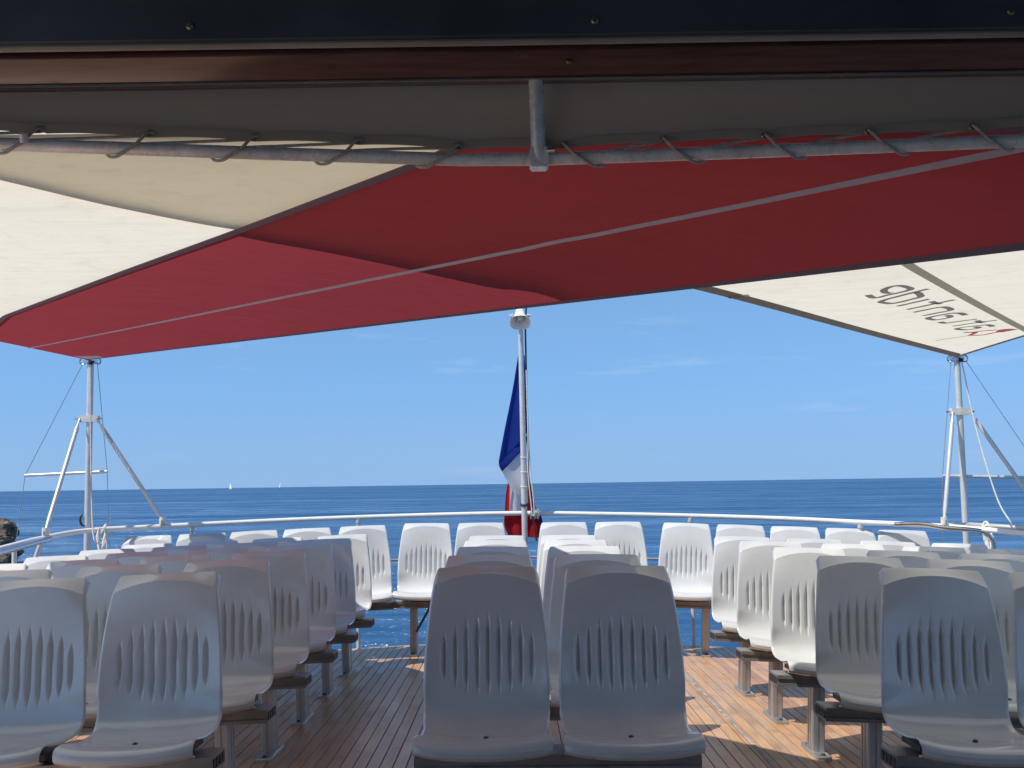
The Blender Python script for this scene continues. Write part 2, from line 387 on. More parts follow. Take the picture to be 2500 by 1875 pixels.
# hull below the deck
rows = []
outline = [Vector((x, edge_y(x)+0.03, 0)) for x in [XC-HALF+0.02+k*(2*HALF-0.04)/40 for k in range(41)]]
outline = [Vector((XC-HALF-0.03, -18, 0))]+[Vector((XC-HALF-0.03, y, 0)) for y in (0, 4, 6.5)]+outline+[Vector((XC+HALF+0.03, y, 0)) for y in (6.5, 4, 0, -18)]
for f, k in ((0, 1.0), (0.5, 0.97), (1.0, 0.9)):
    rows.append([Vector((XC+(p.x-XC)*k, p.y if p.y < 5 else p.y-f*0.6, (zd(p.x, p.y)-0.03)*(1-f)+f*(SEA_Z-0.6))) for p in outline])
obj('ship_hull', smooth(sheet(rows).mesh('ship_hull')), 'hull_white', kind='structure')

# cabin bulkhead behind the camera, unseen, added to cut the light from forward
cw = empty('cabin_wall', (XC, -1.6, 0.05), 'unseen cabin wall behind the covered seats with dark windows and a door', 'wall')
obj('panel', MB().box((0, 0, 1.12), (6.9, 0.10, 2.25)), 'hull_white', cw)
for x in (-2.6, -1.5, 1.5, 2.6):
    f = obj('window', MB().box((x, 0.06, 1.35), (0.92, 0.03, 0.95)), 'aluminium', cw); obj('pane', MB().box((x, 0.075, 1.35), (0.82, 0.02, 0.85)), 'window_glass', f)
f = obj('door', MB().box((0, 0.065, 1.0), (0.9, 0.04, 1.98)), 'varnished_wood', cw); obj('handle', MB().box((0.36, 0.10, 1.0), (0.10, 0.03, 0.02)), 'steel', f)

# ceiling of the covered deck, its edge trim and screws
CZ = 2.152
ceil = obj('ceiling', MB().box((0.39, -3.82, 2.35), (6.22, 12.36, 0.10)).box((0.39, 2.385, 2.2775), (6.22, 0.026, 0.255)), 'ceiling_navy', kind='structure')
trim = obj('edge_trim', smooth(MB().tube([(-2.5, 2.398, 2.146), (0, 2.398, 2.143), (3.5, 2.398, 2.147)], 0.0085, 8).mesh('edge_trim')), 'trim_beige', ceil)
scr = MB().lathe([(0.0001, 0.004), (0.0055, 0.004), (0.0085, 0.0015), (0.0085, -0.004)], Matrix.Rotation(pi/2, 4, 'X'), 14)
sm = smooth(scr.mesh('screw'))
slot = MB().box((0, -0.0045, 0), (0.009, 0.001, 0.0018)).mesh('slot')
for x, z in ((-1.62, 2.18), (-0.708, 2.179), (0.197, 2.178), (1.127, 2.184), (2.05, 2.184)):
    s = obj('screw', sm, 'brass', ceil); s.location = (x, 2.370, z); s.rotation_euler = (0, random.uniform(0, 3), 0)
    obj('slot', slot, 'black_rubber', s)
# roof fills the gap behind the beam
obj('roof_slab', MB().box((0.39, 2.68, 2.37), (6.22, 0.54, 0.12)), 'black_rubber', ceil)

# varnished beam under the roof edge
prof = [(2.672, 2.250), (2.655, 2.240), (2.650, 2.229), (2.653, 2.222), (2.688, 2.175), (2.696, 2.170), (2.735, 2.170), (2.745, 2.18), (2.745, 2.308), (2.672, 2.308)]
vs = []; fs = []; K = len(prof)
sx = [-2.5, -2, -1, 0, 1, 2, 3.5]
for x in sx:
    for y, z in prof: vs.append((x, y, z+0.002*sin(x*1.3)))
for i in range(len(sx)-1):
    for k in range(K): fs.append((i*K+k, (i+1)*K+k, (i+1)*K+(k+1) % K, i*K+(k+1) % K))
bm = smooth(MB().add(vs, fs).mesh('roof_beam'), 60)
beam = obj('roof_beam', bm, 'varnished_wood', label='varnished dark red wooden beam under the roof edge', cat='beam')
obj('edge_strip', MB().box((0.5, 2.692, 2.1675), (6.0, 0.010, 0.004)), 'aluminium', beam)
for x in (-1.95, 0.155, 2.1):
    s = obj('screw', sm, 'steel', beam); s.location = (x, 2.664, 2.203); s.rotation_euler = (radians(-37), 0, 0)

# laced awning tube with its hanging post
TUBE = [(-2.9, 2.56, 2.065), (-2.4, 2.60, 2.045), (-1.268, 2.67, 2.012), (-0.6, 2.72, 1.993), (-0.117, 2.75, 1.979), (0.072, 2.75, 1.977), (0.6, 2.72, 1.979), (1.284, 2.67, 1.982), (2.4, 2.60, 1.995), (3.4, 2.52, 2.01)]
def tube_at(x):
    for a, b in zip(TUBE, TUBE[1:]):
        if a[0] <= x <= b[0]:
            t = (x-a[0])/(b[0]-a[0]); return Vector([a[i]+(b[i]-a[i])*t for i in range(3)])
TR = 0.0165
at = empty('awning_tube', (0, 2.75, 1.98), 'galvanised horizontal tube under the roof that the canvas is laced to', 'tube')
at.location = (0, 0, 0)
tubeobj('tube', TUBE, TR, 'galvanised', at, 20)
tubeobj('post', [(0.072, 2.712, 2.172), (0.075, 2.730, 2.05), (0.078, 2.746, 1.955)], 0.0185, 'galvanised', at, 20)
obj('clamp', MB().bbox((0.078, 2.748, 1.977), (0.048, 0.046, 0.052), 0.006), 'galvanised', at)
tubeobj('bolt', [(0.098, 2.72, 1.99), (0.118, 2.715, 1.99)], 0.006, 'steel', at, 8)
tubeobj('weld_stub', [(-1.20, 2.655, 2.010), (-1.20, 2.648, 2.03)], 0.011, 'galvanised', at, 10)

# grey canvas hanging between beam and tube, scalloped between its eyelets
EY_L = [-1.75, -1.46, -1.175, -0.905, -0.645, -0.385, -0.130]
EY_R = [0.140, 0.395, 0.650, 0.905, 1.160, 1.42, 1.70]
EY = EY_L+EY_R
def hem_z(x):
    e = sorted(EY, key=lambda q: abs(q-x)); a, b = sorted(e[:2])
    if not (a <= x <= b): return tube_at(max(-2.8, min(3.3, x))).z+0.040
    t = (x-a)/(b-a)
    za, zb = (tube_at(q).z+(0.026 if abs(q) < 0.2 else 0.031) for q in (a, b))
    sag = 0.006*4*t*(1-t)
    return za+(zb-za)*t+sag
rows = []
for f in [k/10 for k in range(11)]:
    r = []
    for k in range(281):
        x = -2.5+k*5.7/280; b = hem_z(x); tz = 2.31
        ty = tube_at(x).y
        y = (ty+0.004)*(1-f)+2.80*f+0.006*noise.noise((x*2.3, f*3, 1))
        r.append(Vector((x, y, b+(tz-b)*f**1.15)))
    rows.append(r)
cv = obj('canvas_curtain', smooth(sheet(rows).mesh('canvas_curtain')), 'grey_canvas', label='dark grey canvas strip laced to the tube under the roof', cat='canvas')
rows = []
for dz, dy in ((0.0, -0.002), (0.001, -0.005), (0.011, -0.006), (0.022, -0.005), (0.0235, -0.001)):
    rows.append([Vector((x, tube_at(x).y+0.004+dy, hem_z(x)+dz+0.001*noise.noise((x*9, 0, 0)))) for x in [-2.5+k*5.7/280 for k in range(281)]])
obj('hem', smooth(sheet(rows).mesh('hem')), 'grey_canvas', cv)
ey = smooth(MB().lathe([(0.004, 0), (0.0048, 0.002), (0.0075, 0.0025), (0.0095, 0.0)], Matrix.Rotation(pi/2, 4, 'X'), 14).mesh('eyelet'))
for x in EY:
    e = obj('eyelet', ey, 'brass', cv); e.location = (x, tube_at(x).y-0.004, hem_z(x)+0.009)
def lacing(name, xs_, sgn, label):
    pts = []
    for i, x in enumerate(xs_):
        t0 = tube_at(x); ez = hem_z(x)+0.009
        x2 = x+sgn*0.075; t2 = tube_at(x2); r = TR+0.004
        pts += [Vector((x, t0.y+0.012, ez)), Vector((x, t0.y-0.012, ez))]
        for q in (0.3, 0.62, 0.9):
            tt = tube_at(x+sgn*0.085*q); an = radians(150-150*q)
            pts.append(Vector((tt.x, tt.y-(r+0.002)*cos(radians(-60+150*q)), tt.z-(r+0.003)*sin(radians(-60+150*q)))))
        tt = tube_at(x+sgn*0.105); pts.append(Vector((tt.x, tt.y+r*0.8, tt.z-r*0.75)))
        tt = tube_at(x+sgn*0.10); pts.append(Vector((tt.x, tt.y+r*1.1, tt.z+r*0.6)))
        if i+1 < len(xs_):
            xn = xs_[i+1]; tn = tube_at((x+xn)/2); pts.append(Vector(((x2+xn)/2, tn.y+0.02, tn.z+r+0.010)))
    return tubeobj(name, spline(pts, 5), 0.0042, 'rope_grey', None, 7, label=label, cat='rope')
lacing('lacing_rope', EY_L, -1, 'grey rope lacing wound round the tube left of the post')
lacing('lacing_rope', EY_R, 1, 'grey rope lacing wound round the tube right of the post')

# ------------------------------------------------------------------ awnings
V = Vector
c0 = spline([V((-3.194, 8.2, 2.13)), V((-2.245, 7.333, 2.09)), V((-1.655, 6.577, 2.03)), V((-0.98, 5.75, 1.968)), V((-0.338, 5.0, 1.916)), V((0.3, 4.3, 1.870)), V((1.0, 3.65, 1.838)), V((1.6, 3.2, 1.828)), V((3.3, 2.15, 1.84))], 10)
c1 = [V((-3.25, 6.62, 2.085)), V((-2.8, 5.99, 2.115)), V((-1.704, 4.761, 2.11)), V((-1.0, 4.0, 2.11)), V((-0.318, 3.239, 2.11)), V((-0.06, 2.93, 2.115)), V((0.6, 2.93, 2.12)), V((3.35, 2.93, 2.14))]
NU, NV = 121, 33
A = resample(c0, NU); B_ = resample(c1, NU)
def red_pt(i, v):
    p = A[i].lerp(B_[i], v); s = i/(NU-1)
    p = p.copy(); p.z += 0.02*sin(pi*v)*sin(pi*min(1, s*1.3)) + 0.006*noise.noise((p.x*1.2+p.y*0.9, p.y*0.2, 5))
    return p
rows = [[red_pt(i, v/(NV-1)) for i in range(NU)] for v in range(NV)]
ra = obj('red_awning', smooth(sheet(rows).mesh('red_awning')), 'awning_red', label='dark red shade awning stretched from the left mast across the deck', cat='awning')
def band(name, fa, fb, n, mat, parent, off=-0.004, sub=3):
    rws = [[], [], []]
    rows_ = [[], []]
    for i in range(n):
        a, b = fa(i), fb(i)
        rows_[0].append(V((a.x, a.y, a.z+off))); rows_[1].append(V((b.x, b.y, b.z+off)))
    return obj(name, smooth(sheet(rows_, 0.002 if off < 0 else -0.002).mesh(name)), mat, parent)
band('stern_hem', lambda i: red_pt(i, 0.0), lambda i: red_pt(i, min(0.3, 0.028/max(0.2, (A[i]-B_[i]).length))), NU, 'awning_hem_red', ra)
band('diagonal_hem', lambda i: red_pt(i, 1.0), lambda i: red_pt(i, 1-min(0.3, 0.04/max(0.2, (A[i]-B_[i]).length))), NU, 'awning_hem_red', ra)
SEAM = [0.57, 0.534, 0.504, 0.478, 0.46, 0.456, 0.45, 0.444, 0.436, 0.428, 0.422, 0.417, 0.413, 0.41, 0.407, 0.405, 0.403, 0.401, 0.4, 0.399, 0.399, 0.399, 0.399, 0.397, 0.411, 0.446, 0.485, 0.532, 0.586, 0.647, 0.718, 0.798, 0.889, 0.994]
def seam_v(i):
    k = i/3; a = min(int(k), len(SEAM)-2); t = k-a; g = lambda j: SEAM[max(0, min(len(SEAM)-1, j))]
    p0, p1, p2, p3 = g(a-1), g(a), g(a+1), g(a+2)
    return 0.5*(2*p1+(p2-p0)*t+(2*p0-5*p1+4*p2-p3)*t*t+(3*p1-p0-3*p2+p3)*t**3)
band('seam', lambda i: red_pt(i, seam_v(i)), lambda i: red_pt(i, seam_v(i)+min(0.05, 0.026/max(0.3, (A[i]-B_[i]).length))), 97, 'seam_tape', ra)
# reinforcement patch at the mast corner
rws = []
for f in (0.0, 0.5, 1.0):
    rws.append([red_pt(int(1+3*f), v/6*(0.16-0.10*f)+0.03) + V((0, 0, -0.005)) for v in range(7)])
obj('corner_patch', smooth(sheet(rws, 0.002).mesh('corner_patch')), 'seam_tape', ra)

# cream awning to port, tucked just over the red one
def lz(x, y): return 2.130+0.003*noise.noise((x, y, 2))
dl = [V((p.x+0.032, p.y+0.03, 0)) for p in resample(c1[:6], 60)]
def port_x(y): return -2.98-0.03*(y-3.0)
rows = []
for p in dl:
    ys = p.y*0.80+0.58 if p.y < 6 else p.y*0.80+0.58
    ex = min(p.x-0.02, port_x(ys)); rows.append([V((p.x+(ex-p.x)*t, p.y+(ys-p.y)*t, 0)) for t in [k/24 for k in range(25)]])
for r in rows:
    for p in r: p.z = lz(p.x, p.y)
pa = obj('cream_awning', smooth(sheet(rows).mesh('cream_awning')), 'awning_cream', label='cream shade awning at upper left beyond the laced tube', cat='awning')
# cream awning to starboard carrying the lettering
e0 = spline([V((3.348, 8.2, 2.05)), V((2.137, 6.587, 2.025)), V((0.86, 4.95, 2.02)), V((0.128, 4.33, 2.05)), V((-0.165, 4.345, 2.08)), V((-0.471, 4.312, 2.13)), V((-0.777, 4.235, 2.17)), V((-1.06, 4.11, 2.19)), V((-1.388, 3.751, 2.19)), V((-1.642, 3.372, 2.19)), V((-1.93, 2.94, 2.20))], 14)
e1 = spline([V((3.352, 8.2, 2.052)), V((3.40, 7.3, 2.075)), V((3.50, 5.5, 2.11)), V((3.55, 2.95, 2.16))], 14)+resample([V((3.54, 2.94, 2.162)), V((-1.92, 2.935, 2.202))], 40)
NW = 121
E0, E1 = resample(e0, NW), resample(e1, NW)
# keep the two edges matched: stern half against the starboard side, forward half against the front edge
def w_pt(i, t):
    p = E0[i].lerp(E1[i], t); return V((p.x, p.y, p.z+0.006*sin(pi*t)*sin(pi*i/NW)))
rows = [[w_pt(i, k/30) for i in range(NW)] for k in range(31)]
wa = obj('cream_awning', smooth(sheet(rows).mesh('cream_awning')), 'awning_cream', label='cream shade awning with grey lettering tied to the right mast', cat='awning')
wid = lambda i: max(0.02, (E0[i]-E1[i]).length)
band('stern_hem', lambda i: w_pt(i, 0), lambda i: w_pt(i, min(0.5, 0.075/wid(i))), NW, 'awning_hem', wa)
band('side_hem', lambda i: w_pt(i, 1), lambda i: w_pt(i, 1-min(0.45, 0.055/wid(i))), NW, 'awning_hem', wa)
WP = [q for r in rows for q in r if q.y > 3.9]
def on_w(x, y, off):
    # local plane through the nearest cloth points
    near = sorted(WP, key=lambda q: (q.x-x)**2+(q.y-y)**2)[:8]
    wsum = sum(1/((q.x-x)**2+(q.y-y)**2+1e-4) for q in near)
    return sum(q.z/((q.x-x)**2+(q.y-y)**2+1e-4) for q in near)/wsum+off
def ribbon(pts, wdt, off, m_):
    P = [V((a, b, 0)) for a, b in pts]
    P = spline(P, 4) if len(P) > 2 else resample(P, 6)
    l, r = [], []
    for i, p in enumerate(P):
        t = (P[min(i+1, len(P)-1)]-P[max(i-1, 0)]).normalized(); nrm = V((-t.y, t.x, 0))*wdt/2
        for lst, s in ((l, 1), (r, -1)):
            q = p+nrm*s; lst.append(V((q.x, q.y, on_w(q.x, q.y, off))))
    n = len(l)
    m_.add(l+r, [(i, i+1, n+i+1, n+i) for i in range(n-1)])
LETTERS= [[(1.735, 5.273), (1.786, 5.355), (1.815, 5.355), (1.838, 5.315), (1.914, 5.201), (1.863, 5.115), (1.819, 5.08), (1.788, 5.087), (1.776, 5.13), (1.781, 5.181), (1.813, 5.242), (1.846, 5.261)], [(2.003, 5.2), (1.958, 5.273), (1.865, 5.457), (1.911, 5.53), (1.953, 5.552), (1.975, 5.531), (2.038, 5.419), (2.024, 5.363), (1.981, 5.287), (1.958, 5.273)], [(2.112, 5.484), (2.006, 5.645)], [(2.269, 5.555), (2.212, 5.629), (2.104, 5.774)], [(2.151, 5.56), (2.203, 5.629), (2.237, 5.653)], [(2.175, 5.873), (2.254, 5.771), (2.293, 5.758), (2.353, 5.826), (2.375, 5.872), (2.366, 5.9), (2.276, 6.011)], [(2.549, 6.097), (2.484, 6.013), (2.44, 5.994), (2.409, 6.009), (2.342, 6.101), (2.391, 6.18), (2.432, 6.2), (2.474, 6.149), (2.47, 6.114), (2.438, 6.07), (2.418, 6.062)], [(2.682, 6.264), (2.558, 6.339), (2.527, 6.345), (2.476, 6.286)], [(2.838, 6.354), (2.738, 6.408), (2.63, 6.488)], [(2.705, 6.323), (2.757, 6.397), (2.794, 6.435)], [(2.932, 6.624), (2.875, 6.549), (2.829, 6.53), (2.704, 6.593), (2.755, 6.668), (2.801, 6.692), (2.85, 6.663), (2.847, 6.63), (2.814, 6.59), (2.795, 6.591)]]
REDS= [[(2.826, 6.805), (2.893, 6.828), (2.945, 6.802), (3.028, 6.796)], [(2.929, 6.959), (2.923, 6.886), (2.908, 6.814)], [(2.933, 6.975), (3.023, 6.985), (3.05, 6.948), (3.072, 6.903)]]
TAIL= [[(2.773, 7.127), (2.875, 7.043), (2.939, 6.988)]]
BIRD= [(3.177, 6.82), (3.1, 6.766), (3.055, 6.768), (3.034, 6.797), (3.067, 6.902), (3.12, 6.916), (3.15, 6.864)]

m = MB()
for i, s in enumerate(LETTERS): ribbon(s, 0.036, -0.005-0.0006*(i % 3), m)
obj('lettering', m, 'print_grey', wa)
m = MB()
for i, s in enumerate(REDS): ribbon(s, 0.034, -0.005-0.0006*i, m)
m.add([V((a, b, on_w(a, b, -0.0065))) for a, b in BIRD], [tuple(range(len(BIRD)))])
obj('emblem', m, 'print_red', wa)
m = MB()
for s in TAIL: ribbon(s, 0.02, -0.0035, m)
obj('emblem_tail', m, 'print_grey', wa)
m = MB(); ribbon([(1.45, 4.26), (1.598, 4.475), (2.40, 5.65), (3.219, 6.841), (3.32, 6.99)], 0.05, -0.004, m)
obj('seam', m, 'awning_hem', wa)
m = MB(); ribbon([(1.03, 5.14), (1.12, 5.10)], 0.05, -0.008, m)
obj('hem_joint', m, 'awning_hem', wa)
# ------------------------------------------------------------------ stern railing
RAIL = [V(p) for p in ((-3.25, 5.6, 0.70), (-3.251, 7.0, 0.788), (-3.25, 7.6, 0.822), (-3.127, 8.1, 0.853), (-2.661, 8.4, 0.867), (-1.779, 8.65, 0.892), (-0.9, 8.77, 0.908), (0.0, 8.80, 0.915), (0.7, 8.78, 0.899), (1.39, 8.72, 0.877), (2.043, 8.55, 0.852), (2.612, 8.35, 0.822), (3.108, 8.0, 0.798), (3.36, 7.3, 0.772), (3.44, 5.8, 0.74))]
rl = spline(RAIL, 8)
rg = empty('stern_railing', (0, 8.8, zd(0, 8.6)), 'white tubular guard rail curving round the stern behind the seats', 'railing')
rg.location = (0, 0, 0)
tubeobj('top_rail', rl, 0.0185, 'white_paint', rg, 14)
rm = [p+V((0, 0, -0.345)) for p in rl]
tubeobj('middle_rail', rm, 0.011, 'aluminium', rg, 10)  # darker metal stands in for the shade on this lower rail
for x in (-2.457, -1.205, 1.39, 2.596):
    p = min(rl, key=lambda q: abs(q.x-x)+(9 if q.y < 7.9 else 0))
    ze = zd(p.x, p.y-0.1)
    tubeobj('stanchion', [(p.x, p.y, p.z-0.012), (p.x, p.y, ze+0.02), (p.x, p.y-0.02, ze-0.07)], 0.016, 'pole_paint', rg, 12)
    obj('collar', smooth(MB().tube([(p.x, p.y, p.z-0.045), (p.x, p.y, p.z-0.02)], 0.021, 12).mesh('collar')), 'pole_paint', rg)
for x, y in ((-3.25, 7.2), (-3.25, 6.2), (3.38, 7.1), (3.42, 6.2)):
    p = min(rl, key=lambda q: (q.x-x)**2+(q.y-y)**2); ze = zd(p.x, p.y)
    tubeobj('stanchion', [(p.x, p.y, p.z-0.012), (p.x, p.y, ze-0.10)], 0.016, 'pole_paint', rg, 12)
# polished pipe clipped to the rail by the right mast, bending down
bp = [(2.70, 7.86, 0.822), (2.86, 7.80, 0.826), (3.005, 7.74, 0.800), (3.20, 7.70, 0.781), (3.27, 7.70, 0.762), (3.315, 7.70, 0.715), (3.33, 7.70, 0.62), (3.33, 7.70, zd(3.33, 7.7)-0.02)]
tubeobj('bent_pipe', spline(bp, 6), 0.0165, 'steel', rg, 14)
bl = [(-3.235, 5.2, 0.70), (-3.235, 6.9, 0.765), (-3.225, 7.45, 0.802), (-3.195, 7.62, 0.820)]
tubeobj('side_pipe', spline(bl, 6), 0.0195, 'steel', rg, 14)
tubeobj('raking_leg', [(-3.245, 7.62, 0.83), (-3.35, 7.62, 0.52), (-3.43, 7.60, 0.25)], 0.017, 'pole_paint', rg, 12)

# ------------------------------------------------------------------ corner masts
def mast(x, y, top, struts, cross, stays, rope, label):
    z0 = zd(x, min(y, 8.2))-0.10
    e = empty('corner_mast', (x, y, z0), label, 'mast', 'corner masts of the awning')
    T = lambda pts: [V(p)-V((x, y, z0)) for p in pts]
    tubeobj('pole', T([(x, y, z0), (x, y, top)]), 0.0235, 'pole_paint', e, 16)
    zc = struts['z']
    obj('bracket', MB().bbox(T([(x, y-0.005, zc)])[0], (0.145, 0.055, 0.05), 0.006), 'galvanised', e)
    tubeobj('cross_bolt', T([(x-0.105, y-0.01, zc), (x+0.105, y-0.01, zc)]), 0.006, 'steel', e, 8)
    for sx, foot in ((-1, struts['l']), (1, struts['r'])):
        a = V((x+sx*0.062, y-0.03, zc)); b = V(foot)
        d = (b-a).normalized()
        st = tubeobj('strut', T([a, a+d*0.05, a+d*0.09, b-d*0.08, b-d*0.03, b]), [0.007, 0.008, 0.0155, 0.0155, 0.011, 0.012], 'pole_paint', e, 12)
        obj('clamp', smooth(MB().tube(T([b+V((0, 0, -0.03)), b+V((0, 0, 0.022))]), 0.025, 12).mesh('clamp')), 'galvanised', e)
        tubeobj('bolt', T([b+V((0, -0.03, -0.06)), b+V((0, -0.03, 0.0))]), 0.005, 'steel', e, 8)
    tubeobj('spreader', T(cross), 0.0125, 'pole_paint', e, 10)
    # head fitting with shackles
    hm = MB()
    hm.bbox(T([(x, y, top+0.005)])[0], (0.09, 0.06, 0.045), 0.008)
    for sx in (-1, 1):
        c = V((x+sx*0.055, y-0.01, top)); pts = []
        for k in range(13):
            a = 2*pi*k/12; pts.append(c+V((cos(a)*0.022, 0.004*sx, sin(a)*0.024)))
        hm.tube(T(pts), 0.006, 6)
    hm.tube(T([(x-0.01, y-0.03, top-0.02), (x+0.012, y-0.035, top+0.035)]), 0.012, 8)
    obj('head_fitting', smooth(hm.mesh('head_fitting')), 'steel', e)
    obj('shackle', smooth(MB().tube(T([(x+0.015, y-0.035, top-0.03), (x+0.02, y-0.04, top+0.0)]), 0.014, 8).mesh('shackle')), 'black_rubber', e)
    for s in stays: tubeobj('stay_wire', T(s), 0.0026, 'wire', e, 6)
    r = tubeobj('hoisting_line', spline(rope, 8), 0.0055, 'rope_white', None, 8, label='thin white line hanging from the %s mast head to the rail' % ('left' if x < 0 else 'right'), cat='rope')
    return e
ML = mast(-3.18, 8.24, 2.118, dict(z=1.683, l=(-3.245, 7.66, 0.872), r=(-2.665, 8.385, 0.915)),
     [(-3.655, 8.24, 1.265), (-3.04, 8.24, 1.285)],
     [[(-3.24, 8.24, 2.10), (-3.655, 8.24, 1.265), (-3.78, 8.2, -0.05)], [(-3.14, 8.27, 2.10), (-3.04, 8.24, 1.285), (-3.02, 8.3, 0.40)]],
     [(-3.165, 8.195, 2.09), (-3.13, 8.14, 1.5), (-3.085, 8.08, 0.95), (-3.05, 8.05, 0.78), (-3.01, 8.10, 0.76)],
     'left grey mast with two struts holding the corner of the red awning')
MR = mast(3.345, 8.2, 2.036, dict(z=1.637, l=(3.10, 7.97, 0.842), r=(3.85, 7.95, 0.80)),
     [(3.20, 8.22, 1.16), (3.95, 8.18, 1.135)],
     [[(3.30, 8.2, 2.02), (3.20, 8.22, 1.16), (3.17, 8.25, 0.35)], [(3.41, 8.2, 2.02), (3.95, 8.18, 1.135), (4.05, 8.2, 0.0)]],
     [(3.36, 8.15, 2.0), (3.42, 8.10, 1.5), (3.50, 8.0, 1.0), (3.56, 7.9, 0.80)],
     'right grey mast with two struts holding the cream awning with lettering')
tubeobj('outer_handrail', [(3.12, 8.03, 0.80), (3.345, 8.12, 0.80), (3.60, 7.98, 0.782), (4.05, 7.72, 0.755)], 0.0185, 'pole_paint', rg, 12)

def coil(x, y, z, s, label):
    pts = []
    for t in range(70):
        k = t/69; a = t*2*pi/14; r = 0.028+0.008*sin(t*1.7)
        pts.append(V((x+s*r*cos(a)*0.8+0.010*sin(t*0.9), y-0.035+0.020*sin(a*1.0)+0.006*cos(t), z-0.075+0.085*sin(a)-0.02*k)))
    m_ = MB().tube(spline(pts, 3), 0.0085, 6)
    pts = [V((x+0.016*cos(a), y+0.030*sin(a)-0.0, z+0.035*sin(a+0.8))) for a in [2*pi*k/10 for k in range(25)]]
    m_.tube(spline(pts, 3), 0.0075, 6)
    m_.tube(spline([(x+0.03, y-0.04, z-0.06), (x+0.045, y-0.045, z-0.12), (x+0.03, y-0.04, z-0.165)], 4), 0.005, 6)
    return obj('rope_coil', smooth(m_.mesh('rope_coil')), 'rope_white', label=label, cat='rope')
coil(-3.02, 8.13, 0.862, 1, 'coiled white rope tied to the rail beside the left mast')
coil(3.40, 7.98, 0.79, 1, 'coiled white rope tied to the rail beside the right mast')
# black hook clip on the left mast
pts = [V((-3.20+0.030*cos(a)+0.005, 8.215, 0.93+0.045*sin(a))) for a in [radians(110+k*12) for k in range(16)]]
tubeobj('hook', [p-V(ML.location) for p in pts], [0.003+0.006*sin(pi*k/15) for k in range(16)], 'black_rubber', ML, 8)

# ------------------------------------------------------------------ flagpole, flag, horn
FX, FY = 0.085, 8.70
fp = empty('flagpole', (FX, FY, zd(FX, 8.6)), 'tall white flagpole at the stern rail', 'flagpole')
o_ = V(fp.location)
tubeobj('pole', [(0, 0, -0.05), (-0.003, 0, 1.4), (-0.012, 0, 2.62-o_.z)], [0.024, 0.023, 0.020], 'pole_paint', fp, 18)
for z, mt, r, th in ((0.985, 'black_rubber', 0.026, 0.010), (1.13, 'rope_white', 0.0255, 0.0035), (1.245, 'rope_white', 0.0255, 0.0035), (1.36, 'rope_white', 0.0255, 0.0035)):
    pts = [V((r*cos(a), r*sin(a), z-o_.z+0.006*sin(a))) for a in [2*pi*k/20 for k in range(21)]]
    tubeobj('band', pts, th, mt, fp, 8)
tubeobj('cable', [V((0.028, 0.0, 2.50))-V((0, 0, o_.z)), V((0.030, 0.002, 1.9-o_.z)), V((0.033, 0.004, 1.2-o_.z)), V((0.055, 0.004, 0.95-o_.z)), V((0.09, 0.0, 0.70-o_.z))], 0.007, 'black_rubber', fp, 8)
hl = [V((FX+0.030, FY-0.01, 2.05)), V((FX+0.036, FY-0.012, 1.5)), V((FX+0.030, FY-0.015, 1.25)), V((FX+0.055, FY-0.02, 0.95)), V((FX+0.06, FY-0.02, 0.90)), V((FX+0.075, FY-0.02, 0.95)), V((FX+0.045, FY-0.005, 1.35)), V((FX+0.034, FY-0.005, 1.75))]
hm = MB().tube(spline(hl, 8), 0.0048, 7)
for k in range(3):
    cx = FX+0.055+k*0.026
    hm.tube([V((cx+0.004*sin(a), FY+0.045+0.030*cos(a), 0.912+0.034*sin(a))) for a in [2*pi*j/14 for j in range(15)]], 0.011, 7)
obj('halyard', smooth(hm.mesh('halyard')), 'rope_white', label='white halyard running down the flagpole and knotted on the rail', cat='rope')
# flag: three bands of cloth hanging in folds behind the pole
fl = empty('flag', (FX, FY+0.03, 1.9), 'limp blue, white and red flag hanging from the flagpole', 'flag')
def fold(name, l, r, mat, depth, waves, ph, nn=18, mm=20):
    Lp = resample(spline([V((a, 0, b)) for a, b in l], 8), nn); Rp = resample(spline([V((a, 0, b)) for a, b in r], 8), nn)
    rws = []
    for i in range(nn):
        row = []
        for j in range(mm):
            t = j/(mm-1); p = Lp[i].lerp(Rp[i], t); k = i/(nn-1)
            row.append(V((p.x-FX, 0.05+depth*(0.35+0.65*k)*sin(waves*pi*t+ph+0.35*k)+0.004*sin(7*k), p.z-1.9)))
        rws.append(row)
    return obj(name, smooth(sheet(rws).mesh(name), 80), mat, fl)
fold('blue_band', [(0.053, 2.179), (-0.001, 1.879), (-0.065, 1.582), (-0.115, 1.335)], [(0.105, 2.178), (0.115, 1.878), (0.12, 1.613), (0.10, 1.52)], 'flag_blue', 0.035, 1.6, 0.2)
fold('blue_underside', [(-0.115, 1.335), (-0.112, 1.29), (-0.089, 1.246)], [(0.11, 1.53), (0.11, 1.49), (0.105, 1.445)], 'flag_blue', 0.03, 1.1, 1.9, 8)
fold('white_band', [(-0.089, 1.248), (-0.060, 1.19), (-0.029, 1.137), (0.03, 1.075), (0.069, 1.030)], [(0.105, 1.448), (0.108, 1.33), (0.11, 1.20), (0.112, 1.10), (0.115, 0.99)], 'flag_white', 0.03, 1.4, 0.6)
fold('white_fold', [(-0.03, 1.15), (-0.036, 1.0), (-0.040, 0.80)], [(0.10, 1.15), (0.10, 1.0), (0.10, 0.84)], 'flag_white', 0.02, 2.2, 2.2).location.y = 0.07
fold('red_fold', [(-0.042, 1.17), (-0.060, 1.08), (-0.072, 0.95), (-0.078, 0.84)], [(-0.030, 1.13), (-0.034, 0.95), (-0.035, 0.80)], 'flag_red', 0.012, 1.5, 0.0).location.y = 0.05
